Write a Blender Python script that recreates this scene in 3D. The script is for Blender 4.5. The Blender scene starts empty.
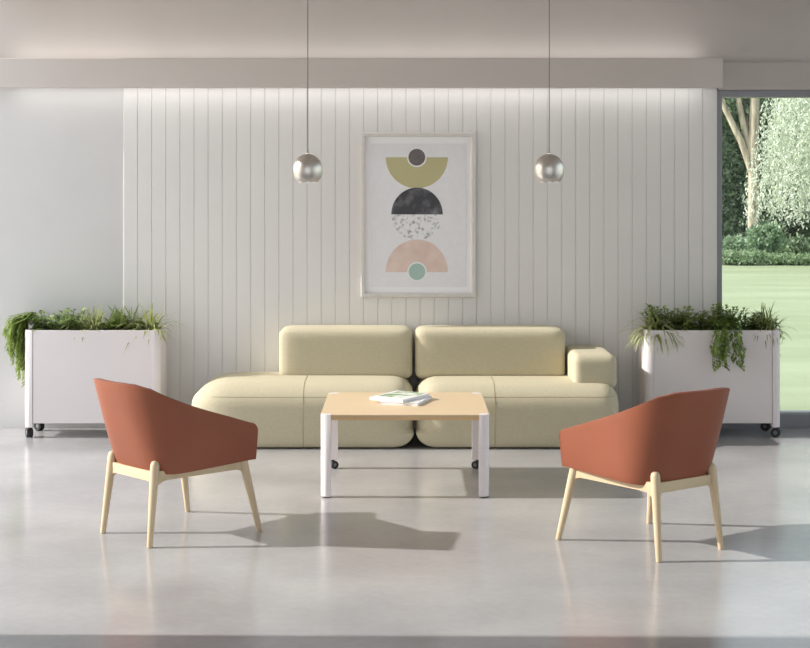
import bpy, bmesh, math, random
from mathutils import Vector, Matrix, Quaternion
random.seed(7)
PI = math.pi
F, H, CX, CY = 1460.0, 1.6, 405.0, 186.0
WALL = 9.65
SC = bpy.context.scene
COL = SC.collection

# ------------------------------------------------------------------ helpers
def link(o, parent=None):
    COL.objects.link(o)
    if parent is not None:
        o.parent = parent
    return o

def tag(o, label=None, cat=None, group=None, kind=None):
    if label: o['label'] = label
    if cat: o['category'] = cat
    if group: o['group'] = group
    if kind: o['kind'] = kind
    return o

def empty(name, loc=(0, 0, 0), rz=0.0, label=None, cat=None, group=None):
    o = bpy.data.objects.new(name, None)
    o.empty_display_size = 0.1
    o.location = loc
    o.rotation_euler = (0, 0, rz)
    link(o)
    return tag(o, label, cat, group)

def obj(name, bm, mat, parent=None, smooth=True, angle=40):
    me = bpy.data.meshes.new(name)
    bmesh.ops.recalc_face_normals(bm, faces=bm.faces[:]) if getattr(bm, 'faces', None) and not hasattr(bm, '_norecalc') else None
    bm.to_mesh(me); bm.free()
    mats = mat if isinstance(mat, (list, tuple)) else [mat]
    for m in mats: me.materials.append(m)
    if smooth:
        me.polygons.foreach_set('use_smooth', [True]*len(me.polygons))
        try: me.set_sharp_from_angle(angle=math.radians(angle))
        except Exception: pass
    o = bpy.data.objects.new(name, me)
    return link(o, parent)

def pobj(name, verts, faces, mat, parent=None, smooth=False):
    me = bpy.data.meshes.new(name)
    me.from_pydata(verts, [], faces)
    me.materials.append(mat)
    if smooth: me.polygons.foreach_set('use_smooth', [True]*len(me.polygons))
    me.update()
    o = bpy.data.objects.new(name, me)
    return link(o, parent)

def box(bm, lo, hi, bev=0.0, seg=2):
    lo = Vector(lo); hi = Vector(hi)
    r = bmesh.ops.create_cube(bm, size=1.0)
    vs = r['verts']
    c = (lo+hi)/2; d = hi-lo
    for v in vs:
        v.co = Vector((c.x+v.co.x*d.x, c.y+v.co.y*d.y, c.z+v.co.z*d.z))
    if bev > 0:
        es = list({e for v in vs for e in v.link_edges})
        bmesh.ops.bevel(bm, geom=es, offset=bev, segments=seg, profile=0.5, affect='EDGES')
    return bm

def nb(): return bmesh.new()

def prism(bm, pts, z0, z1, bev=0.0, seg=2):
    bot = [bm.verts.new((p[0], p[1], z0)) for p in pts]
    top = [bm.verts.new((p[0], p[1], z1)) for p in pts]
    n = len(pts)
    ft = bm.faces.new(top); fb = bm.faces.new(bot[::-1])
    for i in range(n):
        bm.faces.new((bot[i], bot[(i+1) % n], top[(i+1) % n], top[i]))
    if bev > 0:
        es = list(set(ft.edges[:]+fb.edges[:]))
        bmesh.ops.bevel(bm, geom=es, offset=bev, segments=seg, profile=0.5, affect='EDGES')
    return bm

def tube(bm, pts, rad, n=10, cap=True):
    pts = [Vector(p) for p in pts]
    rads = rad if isinstance(rad, (list, tuple)) else [rad]*len(pts)
    rings = []
    prev = None
    for i, p in enumerate(pts):
        t = (pts[min(i+1, len(pts)-1)] - pts[max(i-1, 0)])
        t.normalize()
        if prev is None:
            a = Vector((1, 0, 0)) if abs(t.x) < .8 else Vector((0, 1, 0))
            u = t.cross(a).normalized()
        else:
            u = (prev - t*prev.dot(t)).normalized()
        prev = u
        w = t.cross(u)
        rings.append([bm.verts.new(p + (u*math.cos(k*2*PI/n)+w*math.sin(k*2*PI/n))*rads[i]) for k in range(n)])
    for a, b in zip(rings, rings[1:]):
        for k in range(n):
            bm.faces.new((a[k], a[(k+1) % n], b[(k+1) % n], b[k]))
    if cap:
        bm.faces.new(rings[0][::-1]); bm.faces.new(rings[-1])
    return bm

def lathe(bm, prof, n=32, loc=(0, 0, 0), axis='Z', closed=False):
    """prof: list of (r, h)"""
    loc = Vector(loc); rings = []
    def P(r, h, a):
        if axis == 'Z': q = Vector((r*math.cos(a), r*math.sin(a), h))
        elif axis == 'X': q = Vector((h, r*math.cos(a), r*math.sin(a)))
        else: q = Vector((r*math.cos(a), h, r*math.sin(a)))
        return loc+q
    for r, h in prof:
        if r < 1e-6: rings.append([bm.verts.new(P(0, h, 0))])
        else: rings.append([bm.verts.new(P(r, h, k*2*PI/n)) for k in range(n)])
    pairs = list(zip(rings, rings[1:]))
    if closed: pairs.append((rings[-1], rings[0]))
    for a, b in pairs:
        for k in range(n):
            k2 = (k+1) % n
            if len(a) == 1 and len(b) == 1: continue
            if len(a) == 1: bm.faces.new((a[0], b[k2], b[k]))
            elif len(b) == 1: bm.faces.new((a[k], a[k2], b[0]))
            else: bm.faces.new((a[k], a[k2], b[k2], b[k]))
    return bm

def softbox(lo, hi, Rn, Rp, n=14, crown=0.0, ryb=None):
    """rounded upholstered block; Rn/Rp = (rx, ry, rz) radii at the negative / positive ends"""
    bm = nb()
    bmesh.ops.create_cube(bm, size=2.0)
    bmesh.ops.subdivide_edges(bm, edges=bm.edges[:], cuts=n, use_grid_fill=True)
    lo = Vector(lo); hi = Vector(hi)
    for v in bm.verts:
        q = Vector(); d = Vector(); R = Vector()
        t3 = v.co.copy()
        for i in range(3):
            t = t3[i]
            # concentrate samples near ends
            rn = Rn[i]; rp = Rp[i]
            L = hi[i]-lo[i]
            s = (math.sin(t*PI/2)*.55+t*.45)
            p = lo[i] + (s+1)/2*L
            a = lo[i]+rn; b = hi[i]-rp
            c = min(max(p, a), b)
            q[i] = c; d[i] = p-c; R[i] = rn if p < c else rp
        if ryb and d[2] < 0:      # tighter roll along the lower edge
            p = lo[1]+((math.sin(t3[1]*PI/2)*.55+t3[1]*.45)+1)/2*(hi[1]-lo[1])
            c = min(max(p, lo[1]+ryb), hi[1]-ryb); q[1] = c; d[1] = p-c; R[1] = ryb
        e = Vector((d[0]/R[0], d[1]/R[1], d[2]/R[2]))
        L2 = max(abs(e[0]), abs(e[1]), abs(e[2]))
        if L2 > 1e-9:
            # map cube-like corner coordinates to the ellipsoid
            nrm = e.normalized()*min(1.0, L2)
            out = q + Vector((nrm[0]*R[0], nrm[1]*R[1], nrm[2]*R[2]))
        else: out = q
        if crown:
            cx = (out.x-(lo.x+hi.x)/2)/((hi.x-lo.x)/2); cy = (out.y-(lo.y+hi.y)/2)/((hi.y-lo.y)/2)
            cz = (out.z-(lo.z+hi.z)/2)/((hi.z-lo.z)/2)
            bul = max(0, 1-cx**4)
            out.z += crown*max(0, cz)*bul*max(0, 1-cy**4)
            out.y += math.copysign(crown, cy)*abs(cy)*bul*max(0, 1-cz**4)*.7
        v.co = out
    return bm

# ------------------------------------------------------------------ materials
def mat(name, color, rough=.5, metal=0.0, spec=.5, coat=0.0):
    m = bpy.data.materials.new(name); m.use_nodes = True
    b = m.node_tree.nodes['Principled BSDF']
    b.inputs['Base Color'].default_value = (*color, 1)
    b.inputs['Roughness'].default_value = rough
    b.inputs['Metallic'].default_value = metal
    b.inputs['Specular IOR Level'].default_value = spec
    b.inputs['Coat Weight'].default_value = coat
    return m

def srgb(r, g, b):
    def f(c):
        c /= 255.0
        return c/12.92 if c <= .04045 else ((c+.055)/1.055)**2.4
    return (f(r), f(g), f(b))

def noise_mat(name, c1, c2, scale=5.0, detail=6.0, rough=(.5, .5), bump=0.0, bscale=None, stretch=(1, 1, 1), metal=0, spec=.5, lo=.35, hi=.65, coords='Object', coat=0.0):
    m = mat(name, c1, rough[0], metal, spec, coat)
    nt = m.node_tree; N = nt.nodes; L = nt.links
    b = N['Principled BSDF']
    tc = N.new('ShaderNodeTexCoord'); mp = N.new('ShaderNodeMapping')
    mp.inputs['Scale'].default_value = stretch
    L.new(tc.outputs[coords], mp.inputs['Vector'])
    nz = N.new('ShaderNodeTexNoise'); nz.inputs['Scale'].default_value = scale; nz.inputs['Detail'].default_value = detail
    L.new(mp.outputs['Vector'], nz.inputs['Vector'])
    cr = N.new('ShaderNodeValToRGB')
    cr.color_ramp.elements[0].position = lo; cr.color_ramp.elements[1].position = hi
    cr.color_ramp.elements[0].color = (*c1, 1); cr.color_ramp.elements[1].color = (*c2, 1)
    L.new(nz.outputs['Fac'], cr.inputs['Fac']); L.new(cr.outputs['Color'], b.inputs['Base Color'])
    if rough[0] != rough[1]:
        mr = N.new('ShaderNodeMapRange')
        mr.inputs['To Min'].default_value = rough[0]; mr.inputs['To Max'].default_value = rough[1]
        mr.inputs['From Min'].default_value = .3; mr.inputs['From Max'].default_value = .7
        L.new(nz.outputs['Fac'], mr.inputs['Value']); L.new(mr.outputs['Result'], b.inputs['Roughness'])
    if bump:
        n2 = N.new('ShaderNodeTexNoise'); n2.inputs['Scale'].default_value = bscale or scale*4; n2.inputs['Detail'].default_value = 4
        L.new(mp.outputs['Vector'], n2.inputs['Vector'])
        bp = N.new('ShaderNodeBump'); bp.inputs['Strength'].default_value = bump; bp.inputs['Distance'].default_value = .002
        L.new(n2.outputs['Fac'], bp.inputs['Height']); L.new(bp.outputs['Normal'], b.inputs['Normal'])
    return m

def leaf_mat(name, c1, c2, trans=.35, rough=.5):
    """colour varies leaf by leaf"""
    m = bpy.data.materials.new(name); m.use_nodes = True
    nt = m.node_tree; N = nt.nodes; L = nt.links
    b = N['Principled BSDF']; out = N['Material Output']
    g = N.new('ShaderNodeNewGeometry')
    cr = N.new('ShaderNodeValToRGB')
    cr.color_ramp.elements[0].color = (*c1, 1); cr.color_ramp.elements[1].color = (*c2, 1)
    L.new(g.outputs['Random Per Island'], cr.inputs['Fac'])
    L.new(cr.outputs['Color'], b.inputs['Base Color'])
    b.inputs['Roughness'].default_value = rough
    b.inputs['Specular IOR Level'].default_value = .35
    tr = N.new('ShaderNodeBsdfTranslucent'); L.new(cr.outputs['Color'], tr.inputs['Color'])
    mx = N.new('ShaderNodeMixShader'); mx.inputs['Fac'].default_value = trans
    L.new(b.outputs['BSDF'], mx.inputs[1]); L.new(tr.outputs['BSDF'], mx.inputs[2])
    L.new(mx.outputs['Shader'], out.inputs['Surface'])
    return m

def glass_mat(name, haze=.04):
    m = bpy.data.materials.new(name); m.use_nodes = True
    nt = m.node_tree; N = nt.nodes; L = nt.links
    N.remove(N['Principled BSDF']); out = N['Material Output']
    tr = N.new('ShaderNodeBsdfTransparent'); tr.inputs['Color'].default_value = (.97, .99, .975, 1)
    gl = N.new('ShaderNodeBsdfGlossy'); gl.inputs['Roughness'].default_value = .0
    fr = N.new('ShaderNodeFresnel'); fr.inputs['IOR'].default_value = 1.45
    mx = N.new('ShaderNodeMixShader')
    L.new(fr.outputs['Fac'], mx.inputs['Fac']); L.new(tr.outputs['BSDF'], mx.inputs[1]); L.new(gl.outputs['BSDF'], mx.inputs[2])
    L.new(mx.outputs['Shader'], out.inputs['Surface'])
    return m

M = {}
M['wall'] = noise_mat('wall_paint', srgb(208, 207, 206), srgb(211, 210, 209), 3, 4, (.6, .7), .05, 60)
M['plank'] = noise_mat('painted_planks', srgb(225, 223, 221), srgb(228, 226, 224), 2, 4, (.5, .6), .03, 80)
M['ceiling'] = noise_mat('ceiling_paint', srgb(198, 191, 186), srgb(201, 194, 189), 2, 3, (.8, .8))
M['beam'] = noise_mat('beam_paint', srgb(205, 198, 193), srgb(208, 201, 196), 2, 3, (.6, .6))
M['header'] = noise_mat('header_paint', srgb(190, 182, 178), srgb(194, 186, 182), 2, 3, (.7, .7))
M['frame_grey'] = mat('grey_window_metal', srgb(146, 147, 153), .45, .0)
M['sill_light'] = mat('pale_window_sill', srgb(175, 178, 182), .4, .1)
M['glass'] = glass_mat('window_glass')
M['fabric'] = None
M['white_metal'] = noise_mat('pale_lilac_lacquer', srgb(226, 219, 219), srgb(228, 221, 221), 2, 2, (.42, .46))
M['white_post'] = noise_mat('pale_lilac_lacquer_post', srgb(230, 223, 224), srgb(232, 225, 226), 2, 2, (.36, .4))
M['black'] = mat('black_plastic', srgb(32, 32, 35), .4)
M['tyre'] = mat('dark_grey_rubber', srgb(46, 46, 50), .6)
M['hub'] = mat('grey_hub', srgb(112, 112, 116), .4)
M['dark'] = mat('dark_plinth', srgb(48, 44, 40), .8)
M['soil'] = noise_mat('potting_soil', srgb(50, 38, 28), srgb(80, 62, 46), 60, 5, (.9, .9), .5)
M['nickel'] = noise_mat('brushed_nickel', srgb(214, 208, 200), srgb(222, 216, 208), 8, 2, (.36, .40), metal=1.0)
M['chrome'] = mat('pale_chrome', srgb(225, 222, 218), .15, 1.0)
M['cord'] = mat('grey_cord', srgb(138, 134, 130), .6)
M['bulb'] = mat('frosted_bulb', srgb(240, 238, 230), .3)
M['silver'] = noise_mat('champagne_silver_moulding', srgb(212, 208, 204), srgb(218, 214, 210), 20, 3, (.4, .45), metal=.1, stretch=(1, 1, 1))
M['mat_white'] = mat('mount_board', srgb(246, 246, 248), .8)
M['paper'] = noise_mat('art_paper', srgb(232, 232, 236), srgb(235, 235, 239), 30, 4, (.85, .85))
M['art_white'] = mat('art_white_ring', srgb(238, 238, 238), .85)
M['taupe'] = noise_mat('taupe_print', srgb(96, 90, 92), srgb(124, 117, 117), 120, 5, (.85, .85), lo=.3, hi=.7)
M['olive'] = noise_mat('olive_print', srgb(186, 179, 136), srgb(196, 190, 148), 160, 4, (.85, .85), lo=.3, hi=.7)
M['charcoal'] = noise_mat('charcoal_marble_print', srgb(72, 72, 78), srgb(136, 136, 141), 14, 8, (.85, .85), lo=.48, hi=.8)
M['speckle'] = noise_mat('speckled_marble_print', srgb(150, 152, 155), srgb(234, 235, 238), 42, 12, (.85, .85), lo=.30, hi=.49)
M['pink'] = noise_mat('blush_print', srgb(218, 194, 184), srgb(230, 210, 201), 10, 8, (.85, .85), lo=.35, hi=.65)
M['mint'] = noise_mat('mint_print', srgb(160, 189, 180), srgb(178, 204, 195), 150, 4, (.85, .85), lo=.3, hi=.7)

def fabric():
    m = noise_mat('olive_beige_weave', srgb(188, 180, 154), srgb(199, 191, 166), 60, 8, (.9, .9), 0, stretch=(1, 1, 1.6), lo=.2, hi=.8, spec=.15)
    nt = m.node_tree; N = nt.nodes; L = nt.links; b = N['Principled BSDF']
    tc = N.new('ShaderNodeTexCoord')
    w1 = N.new('ShaderNodeTexNoise'); w1.inputs['Scale'].default_value = 420; w1.inputs['Detail'].default_value = 2
    L.new(tc.outputs['Object'], w1.inputs['Vector'])
    bp = N.new('ShaderNodeBump'); bp.inputs['Strength'].default_value = .35; bp.inputs['Distance'].default_value = .003
    L.new(w1.outputs['Fac'], bp.inputs['Height']); L.new(bp.outputs['Normal'], b.inputs['Normal'])
    b.inputs['Sheen Weight'].default_value = .1; b.inputs['Sheen Roughness'].default_value = .5
    b.inputs['Sheen Tint'].default_value = (1, .97, .85, 1)
    return m
M['fabric'] = fabric()
M['seam'] = mat('olive_seam', srgb(158, 148, 116), .9)
M['leather'] = noise_mat('cognac_leather', srgb(140, 80, 57), srgb(148, 86, 62), 3, 5, (.48, .54), .12, 260, spec=.4)
M['leather_in'] = noise_mat('cognac_leather_inner', srgb(140, 80, 57), srgb(148, 86, 62), 3, 5, (.45, .5), .12, 260, spec=.4)
M['piping'] = mat('dark_brown_piping', srgb(84, 48, 38), .6)

def wood(name, c1, c2, axis=0, sc=1.0):
    st = [30*sc, 30*sc, 30*sc]; st[axis] = 1.6*sc
    return noise_mat(name, c1, c2, 1.0, 8, (.42, .5), .05, 3, stretch=tuple(st), lo=.3, hi=.7)
M['ash'] = wood('pale_ash_wood', srgb(202, 180, 147), srgb(213, 194, 163), 2)
M['ash_x'] = wood('pale_ash_wood_rail', srgb(200, 178, 143), srgb(211, 191, 158), 0)
M['top'] = wood('pale_oak_veneer', srgb(210, 186, 150), srgb(217, 195, 161), 0, 1.4)
M['top_edge'] = wood('oak_edge', srgb(206, 172, 126), srgb(216, 184, 138), 0, 1.4)

def concrete():
    m = bpy.data.materials.new('polished_concrete'); m.use_nodes = True
    nt = m.node_tree; N = nt.nodes; L = nt.links; b = N['Principled BSDF']
    tc = N.new('ShaderNodeTexCoord')
    n1 = N.new('ShaderNodeTexNoise'); n1.inputs['Scale'].default_value = 1.6; n1.inputs['Detail'].default_value = 8; n1.inputs['Roughness'].default_value = .5
    n2 = N.new('ShaderNodeTexNoise'); n2.inputs['Scale'].default_value = 26; n2.inputs['Detail'].default_value = 8
    L.new(tc.outputs['Object'], n1.inputs['Vector']); L.new(tc.outputs['Object'], n2.inputs['Vector'])
    c1 = N.new('ShaderNodeValToRGB')
    c1.color_ramp.elements[0].position = .3; c1.color_ramp.elements[1].position = .7
    c1.color_ramp.elements[0].color = (*srgb(160, 159, 160), 1); c1.color_ramp.elements[1].color = (*srgb(182, 181, 181), 1)
    L.new(n1.outputs['Fac'], c1.inputs['Fac'])
    c2 = N.new('ShaderNodeValToRGB')
    c2.color_ramp.elements[0].position = .3; c2.color_ramp.elements[1].position = .75
    c2.color_ramp.elements[0].color = (.93, .93, .93, 1); c2.color_ramp.elements[1].color = (1, 1, 1, 1)
    L.new(n2.outputs['Fac'], c2.inputs['Fac'])
    mx = N.new('ShaderNodeMix'); mx.data_type = 'RGBA'; mx.blend_type = 'MULTIPLY'; mx.inputs[0].default_value = 1
    L.new(c1.outputs['Color'], mx.inputs[6]); L.new(c2.outputs['Color'], mx.inputs[7])
    L.new(mx.outputs[2], b.inputs['Base Color'])
    mr = N.new('ShaderNodeMapRange'); mr.inputs['From Min'].default_value = .3; mr.inputs['From Max'].default_value = .7
    mr.inputs['To Min'].default_value = .16; mr.inputs['To Max'].default_value = .34
    L.new(n1.outputs['Fac'], mr.inputs['Value']); b.inputs['Roughness'].default_value = .18
    b.inputs['Specular IOR Level'].default_value = .5
    return m
M['concrete'] = concrete()
M['patio'] = noise_mat('terrace_concrete', srgb(190, 186, 182), srgb(205, 201, 197), 3, 6, (.8, .8))

def lawn_mat():
    m = noise_mat('mown_lawn', srgb(146, 156, 124), srgb(168, 176, 146), .9, 12, (.9, .9), .6, 30, stretch=(.35, 1, 1), lo=.3, hi=.72, spec=.1)
    return m
M['lawn'] = lawn_mat()
M['bark'] = noise_mat('grey_bark', srgb(142, 130, 114), srgb(196, 184, 166), 4, 8, (.9, .9), .6, 12, stretch=(3, 3, .6))
M['bark_dark'] = noise_mat('dark_bark', srgb(84, 78, 68), srgb(116, 108, 96), 4, 8, (.9, .9), .6, 12, stretch=(3, 3, .6))
M['l_fern'] = leaf_mat('fern_green', srgb(104, 126, 58), srgb(154, 172, 92))
M['l_dark'] = leaf_mat('glossy_dark_green', srgb(88, 116, 58), srgb(162, 182, 112), .25, .35)
M['l_grass'] = leaf_mat('striped_blade_green', srgb(118, 134, 70), srgb(204, 208, 150))
M['l_trail'] = leaf_mat('trailing_green', srgb(106, 132, 66), srgb(152, 172, 98))
M['l_bush'] = leaf_mat('bush_green', srgb(98, 120, 60), srgb(144, 164, 88))
M['stem'] = mat('green_stem', srgb(86, 96, 52), .6)
M['t_dark'] = leaf_mat('woodland_leaf', srgb(90, 110, 86), srgb(164, 184, 152), .4)
M['t_mid'] = leaf_mat('mid_green_leaf', srgb(108, 130, 98), srgb(164, 184, 148), .4)
M['t_willow'] = leaf_mat('pale_willow_leaf', srgb(178, 190, 168), srgb(234, 238, 226), .3)
M['t_shrub'] = leaf_mat('blue_green_shrub_leaf', srgb(116, 142, 112), srgb(168, 190, 158), .4)
M['t_low'] = leaf_mat('ground_cover_leaf', srgb(118, 142, 106), srgb(168, 188, 148), .4)

# ------------------------------------------------------------------ the setting
XL, XR, YB = -2.76, 3.0, -.6
CZ = 2.92
def struct(o): o['kind'] = 'structure'; return o

b = nb(); box(b, (XL, YB, -.12), (XR, WALL+.12, 0)); struct(obj('floor', b, M['concrete'], smooth=False))
b = nb(); box(b, (XL, YB, CZ), (XR, WALL+.2, CZ+.2)); struct(obj('ceiling', b, M['ceiling'], smooth=False))
WX = 2.062     # left edge of the window
ZU = 1.6+110*9.6/F      # behind the light beam the lower paint changes to the upper one
b = nb(); box(b, (XL, WALL, 0), (WX, WALL+.2, ZU)); struct(obj('wall_back', b, M['wall'], smooth=False))
b = nb(); box(b, (XL, WALL, ZU), (XR, WALL+.2, CZ)); struct(obj('wall_back_upper', b, M['ceiling'], smooth=False))
b = nb(); box(b, (WX+.002, WALL-.03, 1.6+96*WALL/F), (XR, WALL+.2, 1.6+124*(WALL-.03)/F), .006, 2); struct(obj('wall_header', b, M['header'], smooth=False))
def window_fill_right():  # glazed side out of view, added to bring sky fill from the right
    root = empty('window_fill', (XR, YB, 0)); struct(root)
    Ly = WALL+.2-YB
    b = nb()
    box(b, (0, 0, CZ-.09), (.12, Ly, CZ), .002, 1); box(b, (0, 0, 0), (.12, Ly, .088), .002, 1)
    for k in range(5): y = k*(Ly-.06)/4; box(b, (0, y, .088), (.12, y+.06, CZ-.09), .002, 1)
    obj('window_frame', b, M['frame_grey'], root, smooth=False)
    b = nb(); box(b, (.055, .01, .08), (.061, Ly-.01, CZ-.08)); obj('window_pane', b, M['glass'], root, smooth=False)
window_fill_right()
b = nb(); box(b, (XL-.2, YB, 0), (XL, 5.22, CZ)); struct(obj('wall_left', b, M['wall'], smooth=False))

# vertical plank cladding, grooves cut in one mesh
def cladding():
    bm = nb()
    x0, x1 = (123.5-CX)*(WALL-.012)/F, WX-.003
    yb, yf, gd, gw = WALL, WALL-.012, .005, .004
    n = 42; w = (x1-x0)/n
    pr = [(x0, yb), (x0, yf+.003), (x0+.003, yf)]
    for i in range(1, n):
        x = x0+i*w
        pr += [(x-gw, yf), (x-.0012, yf+gd), (x+.0012, yf+gd), (x+gw, yf)]
    pr += [(x1, yf), (x1, yb)]
    lo = [bm.verts.new((p[0], p[1], 0.0)) for p in pr]; hi = [bm.verts.new((p[0], p[1], ZU)) for p in pr]
    for i in range(len(pr)-1):
        bm.faces.new((lo[i], lo[i+1], hi[i+1], hi[i]))
    return obj('wall_cladding', bm, M['plank'], smooth=False)
struct(cladding())

# light beam (pelmet) hung in front of the wall with the light strips behind it
BY0, BY1 = 9.46, 9.52
BZ0, BZ1 = 1.6+98.3*BY0/F, 1.6+128*BY0/F
BXR = (723-CX)*BY0/F
b = nb(); box(b, (XL, BY0, BZ0), (BXR, BY1, BZ1), .004, 2)
struct(obj('trim_1', b, M['beam'], smooth=False))
b = nb(); box(b, (XL, BY1-.002, BZ0+.075), (BXR-.03, WALL, BZ0+.10)); struct(obj('trim_2', b, M['beam'], smooth=False))

# window
def window():
    root = empty('window_1', (WX, WALL, 0)); struct(root)
    W0, W1, y0, y1 = 0, XR-WX, 0.0, .12
    zt = 1.6+96*WALL/F; z1 = 1.6+89*WALL/F
    b = nb()
    box(b, (W0, y0-.0, 0), (W0+.034, y1, zt), .002, 1)
    box(b, (W1-.05, y0, 0), (W1, y1, zt), .002, 1)
    box(b, (W0+.034, y0, z1), (W1-.05, y1, zt), .002, 1)
    box(b, (W0+.034, y0-.0, 0), (W1-.05, y1, .088), .002, 1)
    o = obj('window_frame', b, M['frame_grey'], root, smooth=False)
    b = nb(); box(b, (W0+.034, y0+.0, .088), (W1-.05, y1-.02, .103), .002, 1); obj('window_sill', b, M['sill_light'], root, smooth=False)
    b = nb(); box(b, (W0+.03, .055, .09), (W1-.045, .061, z1+.01)); obj('window_pane', b, M['glass'], root, smooth=False)
window()

# outside ground
b = nb(); box(b, (-40, WALL+.12, -.3), (60, 90, -.004)); o = obj('lawn', b, M['lawn'], smooth=False); struct(o)
b = nb(); box(b, (-30, -14, -.3), (XL-.0, WALL+.12, -.004)); o = obj('bounce_paving', b, M['patio'], smooth=False); struct(o)  # unseen pale paving instead of grass, put in to avoid greenish bounce light
b = nb(); box(b, (XL, -14, -.3), (XR+.2, YB, -.004)); o = obj('terrace_rear', b, M['patio'], smooth=False); struct(o)
b = nb(); box(b, (XR, -14, -.31), (30, WALL+.12, -.005)); o = obj('bounce_paving_side', b, M['patio'], smooth=False); struct(o)  # added unseen paving, keeps the lawn's green bounce off this side

# ------------------------------------------------------------------ sofa modules
SF = 8.868
def seam_loop(x0, x1, z, ya, r0, r1, dx, bulge=.0):
    """piping path along left end, front and right end at height z"""
    pts = []
    for k in range(9):
        a = PI - k*(PI/2)/8 ; pts.append((x0+r0+r0*math.cos(a), ya+r0-r0*math.sin(a), z))
    n = 12
    for k in range(1, n):
        t = k/n; pts.append((x0+r0+(x1-r1-x0-r0)*t, ya, z))
    for k in range(9):
        a = PI/2 - k*(PI/2)/8; pts.append((x1-r1+r1*math.cos(a), ya+r1-r1*math.sin(a), z))
    return pts

def sofa_left():
    ox = -.62
    t = empty('sofa_module', (ox, 9.27, 0), 0, 'beige upholstered sofa section with open rounded left end and no armrest', 'sofa', 'two sections of the beige sofa')
    y0, y1 = SF-9.27, 9.60-9.27
    x0, x1 = -1.318-ox, .056-ox
    s = obj('seat', softbox((x0, y0, .004), (x1, y1, .388), (.24, .16, .10), (.13, .12, .13), 20, .005, .03), M['fabric'], t)
    for m in (s,): pass
    b = nb(); tube(b, [(x, y0+.0015-.006*.5, z) for x, z in []] or [(-.0, 0, 0), (0, 0, .001)], .0001, 4) if False else None
    # front seam following the surface
    seam(s, 'h', .315, x0+.14, x1-.05); seam(s, 'v', (303-CX)*SF/F-ox)
    bx0, bx1 = (278-CX)*9.3/F-ox, (412.5-CX)*9.3/F-ox
    obj('backrest', softbox((bx0, 9.31-9.27, .36), (bx1, 9.62-9.27, .687), (.06, .06, .05), (.06, .06, .045), 14, .004), M['fabric'], t)
    b = nb(); box(b, (x0+.25, y0+.10, 0), (x1-.16, y1-.06, .03), .005); obj('plinth', b, M['dark'], t)
    return t

def seam(seat, kind, a, u0=None, u1=None):
    """thin stitched seam laid on the seat surface, found by ray casting onto the seat mesh"""
    from mathutils.bvhtree import BVHTree
    bm = nb(); bm.from_mesh(seat.data)
    tree = BVHTree.FromBMesh(bm); bm.free()
    pts = []
    if kind == 'h':
        n = 60
        for i in range(n+1):
            x = u0+(u1-u0)*i/n
            h = tree.ray_cast(Vector((x, -2, a)), Vector((0, 1, 0)))
            if h[0]: pts.append(h[0]+h[1]*(-.0005))
    else:
        O = Vector((a, -.12, .19))
        for i in range(70):
            th = math.radians(-52+140*i/69)
            d = Vector((0, -math.cos(th), math.sin(th)))
            h = tree.ray_cast(O+d*2, -d)
            if h[0]: pts.append(h[0])
        for i in range(1, 10):
            h = tree.ray_cast(Vector((a, -.115+.02*i, 2)), Vector((0, 0, -1)))
            if h[0]: pts.append(h[0])
    b = nb(); tube(b, pts, .0022, 6)
    return obj('seam', b, M['seam'], seat)

def sofa_right():
    ox = .69
    t = empty('sofa_module', (ox, 9.27, 0), 0, 'beige upholstered sofa section with a padded armrest at its right end', 'sofa', 'two sections of the beige sofa')
    y0, y1 = SF-9.27, 9.60-9.27
    x0, x1 = .066-ox, 1.318-ox
    s = obj('seat', softbox((x0, y0, .004), (x1, y1, .385), (.13, .16, .10), (.10, .12, .13), 20, .005, .03), M['fabric'], t)
    seam(s, 'h', .315, x0+.05, x1-.04); seam(s, 'v', (495-CX)*SF/F-ox)
    bx0, bx1 = (415-CX)*9.3/F-ox, (566.5-CX)*9.3/F-ox
    obj('backrest', softbox((bx0, 9.31-9.27, .36), (bx1, 9.62-9.27, .687), (.06, .06, .05), (.06, .06, .045), 14, .004), M['fabric'], t)
    ax0, ax1 = (573-CX)*9.02/F-ox, (617.5-CX)*9.02/F-ox
    a = obj('armrest', softbox((ax0, 9.0-9.27, .34), (ax1, 9.62-9.27, .556), (.04, .05, .05), (.05, .05, .045), 14, .003), M['fabric'], t)
    b = nb(); box(b, (x0+.16, y0+.10, 0), (x1-.14, y1-.06, .03), .005); obj('plinth', b, M['dark'], t)
    return t
sofa_left(); sofa_right()

# ------------------------------------------------------------------ lacquered corner post shared by table and planters
def post_prof(sx, sy, w, r=.036, n=8):
    """square post of width w with its outer corner (sx, sy side) rounded; origin at the outer corner"""
    pts = []
    # outer corner at (0,0); post extends to (-sx*w, -sy*w)
    c = (-sx*r, -sy*r)
    arc = []
    for k in range(n+1):
        a = k/n*PI/2
        arc.append((c[0]+sx*r*math.sin(a), c[1]+sy*r*math.cos(a)))
    pts = arc + [(0, -sy*w), (-sx*w, -sy*w), (-sx*w, 0)]
    # orientation
    A = sum(pts[i][0]*pts[(i+1) % len(pts)][1]-pts[(i+1) % len(pts)][0]*pts[i][1] for i in range(len(pts)))
    return pts if A > 0 else pts[::-1]

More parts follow.
